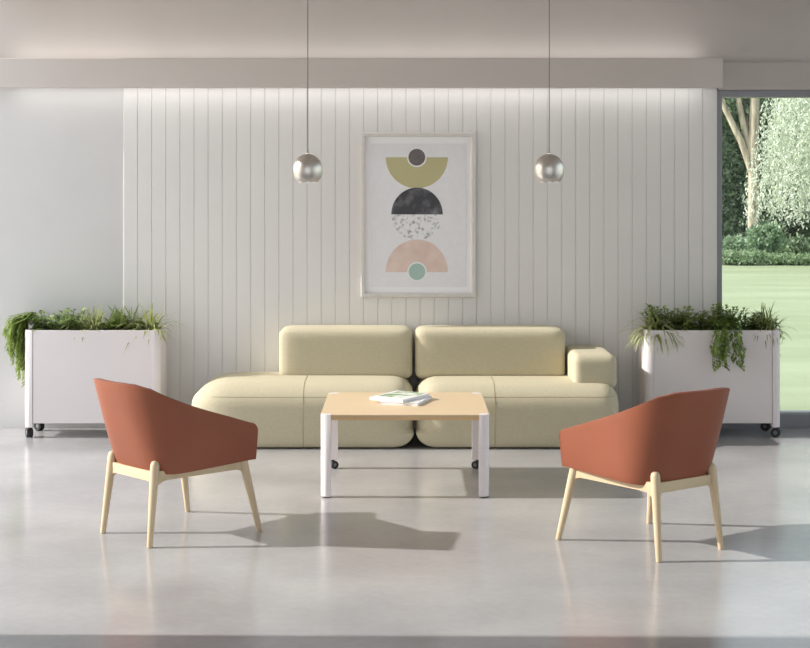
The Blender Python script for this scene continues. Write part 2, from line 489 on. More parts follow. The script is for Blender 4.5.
def caster(parent, loc, r=.026, rot=0.0, name='caster'):
    """twin-wheel caster: housing with two wheels and an axle pin; loc = point under the post at the stem top"""
    x, y, z = loc
    b = nb()
    cs, sn = math.cos(rot), math.sin(rot)
    # housing hood between the wheels
    lathe(b, [(0, -.007), (r*.9, -.007), (r*.98, 0), (r*.9, .007), (0, .007)], 20, (0, 0, r), 'X')
    lathe(b, [(0, r*1.2), (.009, r*1.2), (.009, z), (0, z)], 12, (0, -r*.35, 0), 'Z')
    for v in b.verts:
        v.co = Vector((x+v.co.x*cs-v.co.y*sn, y+v.co.x*sn+v.co.y*cs, v.co.z))
    c = obj(name, b, M['black'], parent)
    for s in (-1, 1):
        w = nb()
        lathe(w, [(0, s*.019), (r*.35, s*.020), (r*.45, s*.0175), (r*.75, s*.0175), (r*.85, s*.021), (r, s*.018), (r, s*.010), (r*.9, s*.008), (0, s*.008)], 24, (0, 0, r), 'X')
        for v in w.verts:
            v.co = Vector((x+v.co.x*cs-v.co.y*sn, y+v.co.x*sn+v.co.y*cs, v.co.z))
        wo = obj('wheel', w, [M['tyre'], M['hub']], c)
        for pl in wo.data.polygons:
            if math.dist((pl.center.x, pl.center.y, pl.center.z), (x-s*.018*0+s*.019*cs, y+s*.019*sn, r)) < r*.45: pl.material_index = 1
    return c

# ------------------------------------------------------------------ coffee table
TY0, TY1, TX, TZ = 7.485, 8.305, .4335, .427
def table():
    cy = (TY0+TY1)/2
    t = empty('coffee_table', (0, cy, 0), 0, 'low coffee table with pale wood top and white corner legs in front of sofa', 'table')
    hy = (TY1-TY0)/2; w = .053
    g = .0006
    n = w+g
    pts = [(-TX+n, -hy), (TX-n, -hy), (TX-n, -hy+n), (TX, -hy+n), (TX, hy-n), (TX-n, hy-n), (TX-n, hy), (-TX+n, hy), (-TX+n, hy-n), (-TX, hy-n), (-TX, -hy+n), (-TX+n, -hy+n)]
    b = nb(); prism(b, pts, TZ-.008, TZ, .001, 1); tt = obj('tabletop', b, M['top'], t, smooth=False)
    b = nb(); prism(b, pts, TZ-.028, TZ-.0082); obj('edge_band', b, M['top_edge'], tt, smooth=False)
    for sx in (-1, 1):
        for sy in (-1, 1):
            rear = sy > 0
            z0 = .052 if rear else .006
            pf = [(p[0]+sx*TX, p[1]+sy*hy) for p in post_prof(sx, sy, w)]
            b = nb(); prism(b, pf, z0, TZ-.0005, .0015, 1)
            l = obj('leg', b, M['white_post'], t, angle=30)
            if rear:
                caster(t, (sx*(TX-.03), hy-.03, z0+.004), .022, 1.1*sx, 'caster')
            else:
                b = nb(); lathe(b, [(0, 0), (.017, 0), (.019, .003), (.019, .008), (0, .008)], 20, (sx*(TX-.027), -hy+.027, 0)); obj('foot', b, M['black'], l)
    return t
table()

def cover_mat(kind):
    m = bpy.data.materials.new('magazine_cover_'+kind); m.use_nodes = True
    nt = m.node_tree; N = nt.nodes; L = nt.links; b = N['Principled BSDF']
    b.inputs['Roughness'].default_value = .35
    tc = N.new('ShaderNodeTexCoord')
    nz = N.new('ShaderNodeTexNoise'); nz.inputs['Scale'].default_value = 16; nz.inputs['Detail'].default_value = 5
    L.new(tc.outputs['Object'], nz.inputs['Vector'])
    cr = N.new('ShaderNodeValToRGB'); e = cr.color_ramp.elements
    e[0].position = .40; e[0].color = (*srgb(104, 138, 84), 1)
    e[1].position = .62; e[1].color = (*srgb(238, 240, 238), 1)
    k = e.new(.48); k.color = (*srgb(168, 192, 148), 1)
    k = e.new(.54); k.color = (*srgb(214, 222, 208), 1)
    L.new(nz.outputs['Fac'], cr.inputs['Fac'])
    # leaf picture only in the middle of the cover
    sp = N.new('ShaderNodeSeparateXYZ'); L.new(tc.outputs['Object'], sp.inputs[0])
    def band(sock, lo, hi):
        a = N.new('ShaderNodeMath'); a.operation = 'GREATER_THAN'; a.inputs[1].default_value = lo; L.new(sock, a.inputs[0])
        c = N.new('ShaderNodeMath'); c.operation = 'LESS_THAN'; c.inputs[1].default_value = hi; L.new(sock, c.inputs[0])
        d = N.new('ShaderNodeMath'); d.operation = 'MULTIPLY'; L.new(a.outputs[0], d.inputs[0]); L.new(c.outputs[0], d.inputs[1]); return d.outputs[0]
    p = N.new('ShaderNodeMath'); p.operation = 'MULTIPLY'
    L.new(band(sp.outputs['X'], -.085, .09), p.inputs[0]); L.new(band(sp.outputs['Y'], -.085, .135), p.inputs[1])
    mx = N.new('ShaderNodeMix'); mx.data_type = 'RGBA'
    mx.inputs[6].default_value = (*srgb(240, 241, 242), 1)
    L.new(p.outputs[0], mx.inputs[0]); L.new(cr.outputs['Color'], mx.inputs[7])
    L.new(mx.outputs[2], b.inputs['Base Color'])
    return m
M['cover'] = cover_mat('leafy')
M['cover_plain'] = mat('magazine_cover_plain', srgb(238, 237, 240), .35)
M['pages'] = noise_mat('page_edges', srgb(226, 224, 226), srgb(240, 239, 240), 1, 3, (.8, .8), stretch=(1, 1, 900))

def magazine(loc, rz, W, D, T, cov, label):
    t = empty('magazine', loc, rz, label, 'magazine', 'magazines on the coffee table')
    b = nb(); box(b, (-W/2+.002, -D/2+.002, .0012), (W/2-.002, D/2-.002, T-.0012)); obj('pages', b, M['pages'], t, smooth=False)
    b = nb(); box(b, (-W/2, -D/2, T-.0012), (W/2, D/2, T), .0004, 1); box(b, (-W/2, -D/2, 0), (W/2, D/2, .0012), .0004, 1)
    box(b, (-W/2-.0008, -D/2, .0002), (-W/2+.0012, D/2, T-.0002))
    obj('cover', b, cov, t, smooth=False)
    return t
magazine((.006, 7.945, TZ+.0004), math.radians(-16), .215, .29, .016, M['cover_plain'], 'white magazine lying underneath, directly on the wooden tabletop')
magazine((-.028, 7.965, TZ+.0168), math.radians(-31), .212, .29, .016, M['cover'], 'magazine with green leaf picture on its cover, topmost of the stack')

# ------------------------------------------------------------------ tub chairs
def chair_shell_grid(inner=False):
    """returns function S(u, v) for outer shell: u in [-1,1] along the U from left arm front to right arm front, v in [0,1] bottom->rim"""
    pass

def chair(name_loc, rz, label):
    t = empty('tub_chair', name_loc, rz, label, 'chair', 'terracotta tub chairs')
    def plan(u, off, v):
        """point of the U-shaped plan; local x right, y forward. v 0 bottom .. 1 rim"""
        e = v**.85
        bx = .243+.040*e          # half width at back corner region
        fx = .272+.024*e          # half width at arm front
        yb = -.226-.119*e         # back
        yf = .262-.006*e          # arm front
        r = .14+.05*e            # corner radius
        bx -= off; fx -= off; yb += off; r = max(r-off*.9, .03)
        s = 1 if u >= 0 else -1; a = abs(u)
        # lengths: back half, corner arc, side
        Lb = bx-r; La = r*PI/2; Ls = yf-(yb+r)
        # fixed fractions keep the grid regular
        if a < .22:
            k = a/.22; x, y = Lb*k, yb
            bulge = 0
        elif a < .58:
            k = (a-.22)/.36*PI/2; x, y = Lb+r*math.sin(k), yb+r-r*math.cos(k)
        else:
            k = (a-.58)/.42; x = bx+(fx-bx)*(k**.8); y = yb+r+Ls*k
        # gentle curve in back
        y -= .018*(1-min(1, a/.5)**2)*e
        return s*x, y
    half = [k/46*.92 for k in range(47)]+[.935, .95, .96, .97, .978, .985, .99, .995, .998, 1.0]
    US = [-h for h in half[:0:-1]]+half
    NU, NV = len(US)-1, 12
    cache = {}
    def row_of(off, v):
        key = (round(off, 5), round(v, 5))
        if key not in cache:
            P = [Vector((*plan(u, off, v), 0)) for u in US]
            for it in range(24):      # soften the turn from back to sides
                Q = [p.copy() for p in P]
                for i in range(14, len(P)-14):
                    Q[i] = P[i]*.5+(P[i-1]+P[i+1])*.25
                P = Q
            cache[key] = P
        return cache[key]
    def rimz(u):
        a = abs(u)
        pts = [(0, .724), (.2, .725), (.3, .722), (.4, .704), (.48, .674), (.56, .645), (.64, .616), (.74, .582), (.84, .550), (.92, .524), (.95, .514), (.97, .509), (.985, .501), (.995, .488), (1.0, .474)]
        for (a0, z0), (a1, z1) in zip(pts, pts[1:]):
            if a <= a1:
                k = (a-a0)/(a1-a0); return z0+(z1-z0)*k
        return pts[-1][1]
    ZB = .313
    def ring(off, zoff):
        grid = []
        for j in range(NV+1):
            v = j/NV; row = []
            for i in range(NU+1):
                u = US[i]
                x, y = row_of(off, v)[i][:2]
                rz_ = rimz(u)
                if abs(u) > .93:   # small rounding of the arm's upper front corner
                    pass
                zb_ = ZB+.021*min(1, max(0, (abs(u)-.45)/.5)); z = zb_+zoff*(1-v)+(rz_-zb_)*v
                row.append((x, y, z))
            grid.append(row)
        return grid
    T = .030
    b = nb()
    G = ring(0, 0); I = ring(T, .03)
    vo = [[b.verts.new(p) for p in r] for r in G]
    vi = [[b.verts.new(p) for p in r] for r in I]
    for j in range(NV):
        for i in range(NU):
            b.faces.new((vo[j][i], vo[j][i+1], vo[j+1][i+1], vo[j+1][i]))
            b.faces.new((vi[j][i+1], vi[j][i], vi[j+1][i], vi[j+1][i+1]))
    for i in range(NU):
        b.faces.new((vo[NV][i], vo[NV][i+1], vi[NV][i+1], vi[NV][i]))
    for j in range(NV):
        b.faces.new((vo[j][0], vo[j+1][0], vi[j+1][0], vi[j][0]))
        b.faces.new((vo[j+1][NU], vo[j][NU], vi[j][NU], vi[j+1][NU]))
    # underside and inside floor span between left and right halves
    for (grid, fl) in ((vo[0], False), (vi[0], True)):
        for i in range(NU//2):
            a, c = grid[i], grid[i+1]; d, e = grid[NU-i-1], grid[NU-i]
            vs = [a, c, d, e] if i+1 != NU-i-1 else [a, c, e]
            try: b.faces.new(vs if fl else vs[::-1])
            except ValueError: pass
    b.faces.new((vo[0][0], vi[0][0], vi[0][NU], vo[0][NU]))
    # bevel the bottom, rim and arm edges
    bmesh.ops.recalc_face_normals(b, faces=b.faces[:])
    b.normal_update()
    es = [e for e in b.edges if len(e.link_faces) == 2 and e.calc_face_angle(0) > math.radians(48)]
    bmesh.ops.bevel(b, geom=es, offset=.011, segments=4, profile=.5, affect='EDGES', clamp_overlap=True)
    obj('shell', b, M['leather'], t, angle=60)
    # rim piping
    b = nb()
    pp = []
    for i in range(NU+1):
        u = US[i]; x, y = row_of(.012, 1.0)[i][:2]; pp.append((x, y, rimz(u)-.0004))
    tube(b, pp[12:-12], .0016, 6); obj('piping', b, M['piping'], t)
    # seat cushion inside
    pts = []
    for i in range(NU+1):
        u = US[i]; x, y = row_of(T+.012, .2)[i][:2]; pts.append((x, y))
    thin = [pts[0]]
    for p in pts[1:]:
        if math.dist(p, thin[-1]) > .022: thin.append(p)
    pts = thin
    b = nb(); prism(b, pts, .366, .440, .012, 3); obj('seat_cushion', b, M['leather_in'], t, angle=60)
    # wooden frame: legs in (x right, y fwd)
    feet = {('R', -1): ((-.190, -.268), (-.171, -.226, .376)), ('R', 1): ((.190, -.268), (.171, -.226, .376)),
            ('F', -1): ((-.284, .275), (-.243, .205, .345)), ('F', 1): ((.284, .275), (.243, .205, .345))}
    for (k, s), (ft, tp) in feet.items():
        p0 = Vector((ft[0], ft[1], 0)); p1 = Vector(tp)
        b = nb()
        q = [p0, p0.lerp(p1, .01), p0.lerp(p1, .3), p0.lerp(p1, .65), p0.lerp(p1, .9)]
        r = [.0115, .013, .0155, .019, .021]
        if k == 'R':
            q += [p0.lerp(p1, .95), p0.lerp(p1, .985), p1]; r += [.0205, .0165, .007]
        else:
            q += [p1]; r += [.0215]
        tube(b, q, r, 18)
        l = obj('leg', b, M['ash'], t, angle=50)
        b = nb(); lathe(b, [(0, .0), (.009, .0), (.0105, .002), (.0105, .004), (0, .004)], 14, (ft[0], ft[1], -.0)); obj('glide', b, M['black'], l)
    def rail(name, a, c, zt0, zt1, hgt0, hgt1, th=.022):
        a = Vector(a); c = Vector(c); d = (c-a).normalized(); nrm = Vector((-d.y, d.x))*th/2
        b = nb(); N_ = 12; R_ = []
        for i in range(N_+1):
            k = i/N_; p = a.lerp(c, k); zt = zt0+(zt1-zt0)*k; h = hgt0+(hgt1-hgt0)*k
            # coved ends under the rail
            h += .022*max(0, 1-k/.12)**2 + .012*max(0, 1-(1-k)/.12)**2
            R_.append([b.verts.new((p.x+nrm.x, p.y+nrm.y, zt)), b.verts.new((p.x-nrm.x, p.y-nrm.y, zt)), b.verts.new((p.x-nrm.x, p.y-nrm.y, zt-h)), b.verts.new((p.x+nrm.x, p.y+nrm.y, zt-h))])
        for A, B in zip(R_, R_[1:]):
            for k in range(4): b.faces.new((A[k], A[(k+1) % 4], B[(k+1) % 4], B[k]))
        b.faces.new(R_[0][::-1]); b.faces.new(R_[-1])
        obj(name, b, M['ash_x'], t, smooth=False)
    rail('side_rail', (-.175, -.228), (-.244, .207), .330, .338, .044, .042)
    rail('side_rail', (.175, -.228), (.244, .207), .330, .338, .044, .042)
    rail('rear_rail', (-.172, -.228), (.172, -.228), .328, .328, .045, .045)
    rail('front_rail', (-.243, .205), (.243, .205), .338, .338, .042, .042)
    return t
def rz_from(fx, fy): return math.atan2(-fx, fy)
chair((-1.068, 6.780, 0), rz_from(.72, .694), 'terracotta leather tub chair with pale wooden legs left of the coffee table')
chair((1.083, 6.54, 0), rz_from(-.3165, .454), 'terracotta leather tub chair with pale wooden legs right of the coffee table')

# ------------------------------------------------------------------ planters on casters
PY0, PY1 = 9.27, 9.585
PZ0, PZ1 = .092, .684
def planter(cx, label):
    cy = (PY0+PY1)/2; hx, hy = .432, (PY1-PY0)/2
    t = empty('planter_box', (cx, cy, 0), 0, label, 'planter', 'white planters on casters')
    w = .054
    def frame_panel(lo, hi): b = nb(); box(b, lo, hi, .0015, 1); return b
    d = .004
    obj('front_panel', frame_panel((-hx+w+.0015, -hy+d, PZ0), (hx-w-.0015, -hy+d+.016, PZ1-.001)), M['white_metal'], t, smooth=False)
    obj('back_panel', frame_panel((-hx+w+.0015, hy-d-.016, PZ0), (hx-w-.0015, hy-d, PZ1-.001)), M['white_metal'], t, smooth=False)
    for s in (-1, 1):
        a, c = s*(hx-d), s*(hx-d-.016)
        obj('side_panel', frame_panel((min(a, c), -hy+w+.0015, PZ0), (max(a, c), hy-w-.0015, PZ1-.001)), M['white_metal'], t, smooth=False)
    b = nb(); box(b, (-hx+.025, -hy+.025, PZ0+.002), (hx-.025, hy-.025, PZ0+.02)); obj('bottom_board', b, M['white_metal'], t, smooth=False)
    b = nb(); box(b, (-hx+.022, -hy+.022, PZ1-.10), (hx-.022, hy-.022, PZ1-.035)); obj('soil', b, M['soil'], t, smooth=False)
    for sx in (-1, 1):
        for sy in (-1, 1):
            pf = [(p[0]+sx*hx, p[1]+sy*hy) for p in post_prof(sx, sy, w, .040)]
            b = nb(); prism(b, pf, .066, PZ1, .0015, 1)
            p = obj('corner_post', b, M['white_post'], t, angle=30)
            caster(t, (sx*(hx-.028), sy*(hy-.03), .07), .030, 1.0 if sy > 0 else (.45 if sx < 0 else 1.15), 'caster')
    return t
PLX, PRX = -1.989, 1.957
planter(PLX, 'white wheeled planter box standing against plain wall on left, left of sofa')
planter(PRX, 'white wheeled planter box standing by the window, right of sofa')

# ------------------------------------------------------------------ plants
class LM:
    """collects leaf strips"""
    def __init__(s): s.v = []; s.f = []
    def strip(s, pts, widths, side):
        base = len(s.v)
        for p, w, sd in zip(pts, widths, side):
            s.v.append(tuple(p-sd*w)); s.v.append(tuple(p+sd*w))
        for i in range(len(pts)-1):
            a = base+2*i; s.f.append((a, a+1, a+3, a+2))
    def leaf(s, p, d, L, W, curl=.3, up=Vector((0, 0, 1))):
        d = d.normalized(); sd = d.cross(up)
        if sd.length < 1e-3: sd = Vector((1, 0, 0))
        sd.normalize(); n = sd.cross(d)
        pts = [p, p+d*L*.33+n*L*.05, p+d*L*.7, p+d*L-n*L*curl]
        s.strip(pts, [W*.12, W*.5, W*.42, W*.03], [sd]*4)

def rv(a=1.0): return Vector((random.uniform(-a, a), random.uniform(-a, a), random.uniform(-a, a)))

def arc_path(p, az, el, L, n, droop):
    """curved path starting at p, azimuth az, elevation el, bending down"""
    pts = [p.copy()]; d = Vector((math.cos(az)*math.cos(el), math.sin(az)*math.cos(el), math.sin(el)))
    for i in range(n):
        d = (d+Vector((0, 0, -droop/n))).normalized()
        pts.append(pts[-1]+d*L/n)
    return pts

def grow(name, loc, label, cat, builder, lmat, group):
    t = empty(name, loc, 0, label, cat, group)
    lm = LM(); sb = nb()
    builder(lm, sb)
    pobj('foliage', lm.v, lm.f, lmat, t, smooth=True)
    if len(sb.verts): obj('stem', sb, M['stem'], t)
    else: sb.free()
    return t

def safe(p, box_):  # keep out of planter walls
    return p

def grassy(n=70, L=(.14, .26), w=.0045, spread=.05, el=(.7, 1.45), droop=1.7, ylim=.5):
    def f(lm, sb):
        for i in range(n):
            az = random.uniform(0, 2*PI)
            if math.sin(az) > .35 and random.random() < .6: az = -az
            p = Vector((random.uniform(-spread, spread), random.uniform(-spread, spread)*.7, -.01))
            e = random.uniform(*el)
            pts = arc_path(p, az, e, random.uniform(*L), 8, droop*random.uniform(.6, 1.2))
            h = Vector((-math.sin(az), math.cos(az), 0))
            ws = [w*.7, w, w, w*.95, w*.85, w*.75, w*.55, w*.35, w*.08]
            lm.strip(pts, ws, [h]*9)
        for i in range(5):
            tube(sb, [(0.01*i-.02, 0, -.012), (0.012*i-.024, 0, .03)], .004, 6)
    return f

def bushy(n=26, Hh=(.07, .15), LL=.034, LW=.02, spread=(.10, .08), step=.016):
    def f(lm, sb):
        for i in range(n):
            p = Vector((random.uniform(-spread[0], spread[0]), random.uniform(-spread[1], spread[1]), -.01))
            az = math.atan2(p.y, p.x)+random.uniform(-.8, .8)
            L = random.uniform(*Hh)
            pts = arc_path(p, az, random.uniform(1.0, 1.5), L, 6, .5)
            tube(sb, pts, .0016, 5)
            k = int(L/step)+2
            for j in range(k):
                s = (j+1.0)/k*5.99; q = pts[int(s)].lerp(pts[min(6, int(s)+1)], s-int(s))
                a = j*2.4+random.uniform(-.4, .4)
                d = Vector((math.cos(a), math.sin(a), random.uniform(.1, .8)))
                lm.leaf(q, d, LL*random.uniform(.7, 1.2), LW*random.uniform(.7, 1.1), .2)
    return f

def ferny(n=34, L=(.13, .22), spread=(.06, .05), azr=(0, 2*PI), el=(.5, 1.35), droop=1.6, pin=.03, pw=.007):
    def f(lm, sb):
        for i in range(n):
            p = Vector((random.uniform(-spread[0], spread[0]), random.uniform(-spread[1], spread[1]), -.01))
            az = random.uniform(*azr)
            m = 14
            LL = random.uniform(*L)
            pts = arc_path(p, az, random.uniform(*el), LL, m, droop*random.uniform(.7, 1.3))
            tube(sb, pts, .0012, 4)
            for j in range(2, m+1):
                tdir = (pts[j]-pts[j-1]).normalized()
                h = tdir.cross(Vector((0, 0, 1)))
                if h.length < 1e-3: h = Vector((-math.sin(az), math.cos(az), 0))
                h.normalize()
                ll = pin*math.sin(PI*min(1, (j/m)*.8+.2))+.006
                for s in (-1, 1):
                    lm.leaf(pts[j], h*s+tdir*.7+rv(.15), ll, pw, .15)
    return f

def trailing(n=16, drop=(.15, .33), dirs=(-PI/2,), edge=.1, LL=.03, LW=.016, rise=.05, zspread=.03, top=12, toph=.17):
    """stems that climb over the rim in a direction and hang down outside; origin at the soil"""
    def f(lm, sb):
        for i in range(n):
            az = random.choice(dirs)+random.uniform(-.12, .12)
            d = Vector((math.cos(az), math.sin(az), 0)); h = Vector((-d.y, d.x, 0))
            lat = random.uniform(-zspread, zspread)
            D = random.uniform(*drop)
            E = edge+.014+random.uniform(0, .05)
            p0 = h*lat
            pts = [p0+Vector((0, 0, -.01)), p0+d*edge*.35+Vector((0, 0, rise*.6+.02)), p0+d*(edge*.8)+Vector((0, 0, rise+.012))+h*random.uniform(-.01, .01),
                   p0+d*E+Vector((0, 0, rise*.75))]
            k = 8
            for j in range(1, k+1):
                pts.append(p0+d*(E+.012*math.sin(j*.6+i)+.004)+h*(lat*.35*j/k+.008*math.sin(j+i))+Vector((0, 0, rise*.75-D*j/k)))
            tube(sb, pts, .0014, 5)
            for a, c in zip(pts, pts[1:]):
                L = (c-a).length; m = max(1, int(L/.013))
                for j in range(m):
                    q = a.lerp(c, (j+.5)/m)
                    hang = q.z < rise*.5
                    dd = rv(1.0)+d*.9
                    dd.z = random.uniform(-1.2, -.2) if hang else random.uniform(0, 1)
                    if hang and dd.dot(d) < 0: dd -= d*dd.dot(d)*1.2
                    lm.leaf(q, dd, LL*random.uniform(.6, 1.1), LW*random.uniform(.7, 1.1), .2)
        for i in range(top):
            p = Vector((random.uniform(-.05, .05), random.uniform(-.05, .05), -.01))
            pts = arc_path(p, random.uniform(0, 2*PI), random.uniform(1.0, 1.5), random.uniform(toph*.5, toph), 6, .6)
            tube(sb, pts, .0014, 5)
            for j in range(12):
                s = (j+.5)/12*6; q = pts[int(s)].lerp(pts[min(6, int(s)+1)], s-int(s))
                a = j*2.4
                lm.leaf(q, Vector((math.cos(a), math.sin(a), .5)), LL*random.uniform(.7, 1.1), LW, .2)
    return f

def leaf_trail(n, drop, azc, edge, LL, LW, rise, lat):
    return trailing(n, drop, (azc,), edge, LL, LW, rise, lat)

SZ = PZ1-.028
pyc = (PY0+PY1)/2
gl = 'plants in the left planter'; gr = 'plants in the right planter'
def px(x, Y=pyc): return (x-CX)*Y/F
def fern_trail(n=36, drop=(.12, .34), az=PI, edge=.06, rise=.06):
    def f(lm, sb):
        for i in range(n):
            a = az+random.uniform(-.55, .55)
            d = Vector((math.cos(a), math.sin(a), 0)); h = Vector((-d.y, d.x, 0))
            lat = random.uniform(-.05, .05); D = random.uniform(*drop); o = random.uniform(.0, 1)**1.5*.10; D *= 1-.6*o/.1
            p0 = Vector((0, lat, 0))
            E = (edge+.02)/max(.6, abs(math.cos(a-az)))+o
            ctl = [p0+Vector((0, 0, -.01)), p0+d*E*.5+Vector((0, 0, rise+random.uniform(0, .05))), p0+d*(E)+Vector((0, 0, rise*.8+random.uniform(-.01, .04)))]
            m = 12
            for j in range(1, m+1):
                ctl.append(p0+d*(E+.02*math.sin(j/m*2.2))+h*.01*math.sin(j*.7+i)+Vector((0, 0, rise*.8-D*j/m)))
            tube(sb, ctl, .0013, 4)
            for a_, c_ in zip(ctl[1:], ctl[2:]):
                L = (c_-a_).length; mm = max(1, int(L/.012)); td = (c_-a_).normalized()
                for j in range(mm):
                    q = a_.lerp(c_, (j+.5)/mm)
                    for s in (-1, 1):
                        hh = h*s+d*random.uniform(0, .8)
                        lm.leaf(q, hh+td*.8+d*random.uniform(0, .5), .042*random.uniform(.6, 1.1), .010, .1)
        for i in range(14):
            p = Vector((random.uniform(-.02, .07), random.uniform(-.06, .06), -.01))
            a = random.uniform(0, 2*PI)
            pts = arc_path(p, a, random.uniform(.7, 1.3), random.uniform(.1, .17), 12, 1.4)
            tube(sb, pts, .0012, 4)
            for j in range(2, 13):
                td = (pts[j]-pts[j-1]).normalized(); h = td.cross(Vector((0, 0, 1))).normalized()
                for s in (-1, 1): lm.leaf(pts[j], h*s+td*.7, .03, .007, .1)
    return f

grow('trailing_fern', (PLX-.34, pyc, SZ), 'feathery green fern spilling down over the left end of left planter', 'plant', fern_trail(70, (.10, .42), PI, .092, .085), M['l_fern'], gl)
grow('leafy_shrub', (px(56), pyc, SZ), 'bushy plant with glossy rounded leaves, beside the trailing fern', 'plant', bushy(60, (.08, .165), .042, .028, (.13, .09)), M['l_dark'], gl)
grow('spider_plant', (px(88), pyc-.01, SZ), 'striped spider plant with thin arching blades in middle of left planter', 'plant', grassy(120, (.13, .225), .0055, .07, (.7, 1.5), 1.7), M['l_grass'], gl)
grow('potted_fern', (px(120), pyc, SZ), 'mid green fern between the two grassy plants of left planter', 'plant', ferny(80, (.12, .20), (.10, .07), (0, 2*PI), (.8, 1.5), 1.3, .036, .009), M['l_fern'], gl)
grow('spider_plant', (px(150), pyc-.02, SZ), 'tall grassy spider plant arching over right end of left planter', 'plant', grassy(130, (.16, .28), .0055, .045, (.6, 1.5), 2.0), M['l_grass'], gl)

grow('spider_plant', (px(655), pyc-.02, SZ), 'grassy spider plant drooping over left end of window side planter', 'plant', grassy(170, (.17, .28), .006, .045, (.4, 1.4), 2.2), M['l_grass'], gr)
grow('leafy_shrub', (px(672), pyc+.03, SZ), 'bushy dark leaved plant behind left spider plant of window side planter', 'plant', bushy(44, (.12, .19), .042, .026, (.09, .06)), M['l_dark'], gr)
grow('leafy_shrub', (px(696), pyc-.01, SZ), 'low broad leaved bush left of the hanging vine in window side planter', 'plant', bushy(60, (.08, .155), .042, .026, (.10, .09)), M['l_bush'], gr)
grow('trailing_vine', (px(721), pyc-.06, SZ), 'hanging vine of small green leaves trailing down front of window side planter', 'plant', trailing(20, (.10, .29), (-PI/2,), .0975, .038, .021, .085, .085, 50, .22), M['l_trail'], gr)
grow('leafy_shrub', (px(745), pyc, SZ), 'round small leaved bush right of the hanging vine in window side planter', 'plant', bushy(60, (.07, .15), .036, .022, (.09, .08)), M['l_bush'], gr)
grow('spider_plant', (px(766), pyc-.01, SZ), 'grassy spider plant arching over right end of window side planter', 'plant', grassy(130, (.15, .25), .0055, .045, (.6, 1.5), 1.9), M['l_grass'], gr)
grow('trailing_vine', (PRX+.34, pyc+.04, SZ), 'thin vine sprig hanging down right end of window side planter', 'plant', trailing(5, (.10, .20), (0.0,), .088, .036, .018, .05, .03, 3), M['l_trail'], gr)

# ------------------------------------------------------------------ framed art
def art():
    Y = WALL-.0125
    x0, x1 = (361-CX)*Y/F, (475.5-CX)*Y/F
    z0, z1 = H-(297-CY)*Y/F, H-(132.5-CY)*Y/F
    cx, cz = (x0+x1)/2, (z0+z1)/2
    t = empty('framed_picture', (cx, Y, cz), 0, 'tall framed abstract print of stacked half circles hanging above the sofa', 'picture')
    hw, hh = (x1-x0)/2, (z1-z0)/2; fw = .030; D = .034
    def bar(b, a):
        pass
    b = nb()
    # mitred moulding: profile swept around the rectangle
    prof = [(0, 0), (0, -D+.004), (.004, -D), (fw-.008, -D), (fw, -D+.012), (fw, 0)]
    cor = [(-1, -1), (1, -1), (1, 1), (-1, 1)]
    rings = []
    for sx, sz in cor:
        rings.append([b.verts.new((sx*(hw-p[0]), p[1], sz*(hh-p[0]))) for p in prof])
    for i in range(4):
        A, B = rings[i], rings[(i+1) % 4]
        for k in range(len(prof)-1): b.faces.new((A[k], A[k+1], B[k+1], B[k]))
    obj('frame', b, M['silver'], t, smooth=False)
    mb = nb(); yb = -.010
    box(mb, (-hw+fw-.002, yb, -hh+fw-.002), (hw-fw+.002, -.0005, hh-fw+.002)); m = obj('mount', mb, M['mat_white'], t, smooth=False)
    s = Y/F
    def X(x): return (x-CX)*s-cx
    def Z(y): return H-(y-CY)*s-cz
    pb = nb(); box(pb, (X(370.5), yb-.0015, Z(287)), (X(466.5), yb-.0003, Z(143.5))); p = obj('print', pb, M['paper'], t, smooth=False)
    lay = yb-.0018
    def disc(name, x, y, r, mt, a0=0, a1=2*PI, k=0, ry=None):
        bb = nb(); n = 48; c = (X(x), Z(y)); R = r*s; RY = (ry or r)*s
        yy = lay-k*.0004
        vs = [bb.verts.new((c[0]+R*math.cos(a0+(a1-a0)*i/n), yy, c[1]+RY*math.sin(a0+(a1-a0)*i/n))) for i in range(n+(0 if a1-a0 > 6 else 1))]
        f = bb.faces.new(vs)
        r_ = bmesh.ops.extrude_face_region(bb, geom=[f])
        for v in r_['geom']:
            if isinstance(v, bmesh.types.BMVert): v.co.y -= .0003
        return obj(name, bb, mt, p, smooth=False)
    disc('olive_half_circle', 416.8, 157.3, 31, M['olive'], PI, 2*PI)
    disc('charcoal_half_circle', 417, 214.4, 25.7, M['charcoal'], 0, PI, 2, 26.8)
    disc('speckled_half_circle', 417, 214.4, 25.7, M['speckle'], PI, 2*PI, 0)
    disc('blush_half_circle', 416.8, 272, 31, M['pink'], 0, PI, 1, 32.6)
    disc('white_ring', 416.8, 157.3, 9.8, M['art_white'], k=1); disc('taupe_circle', 416.8, 157.3, 8.4, M['taupe'], k=2)
    disc('white_ring', 417, 271.6, 9.8, M['art_white'], k=2); disc('mint_circle', 417, 271.6, 8.3, M['mint'], k=3)
art()

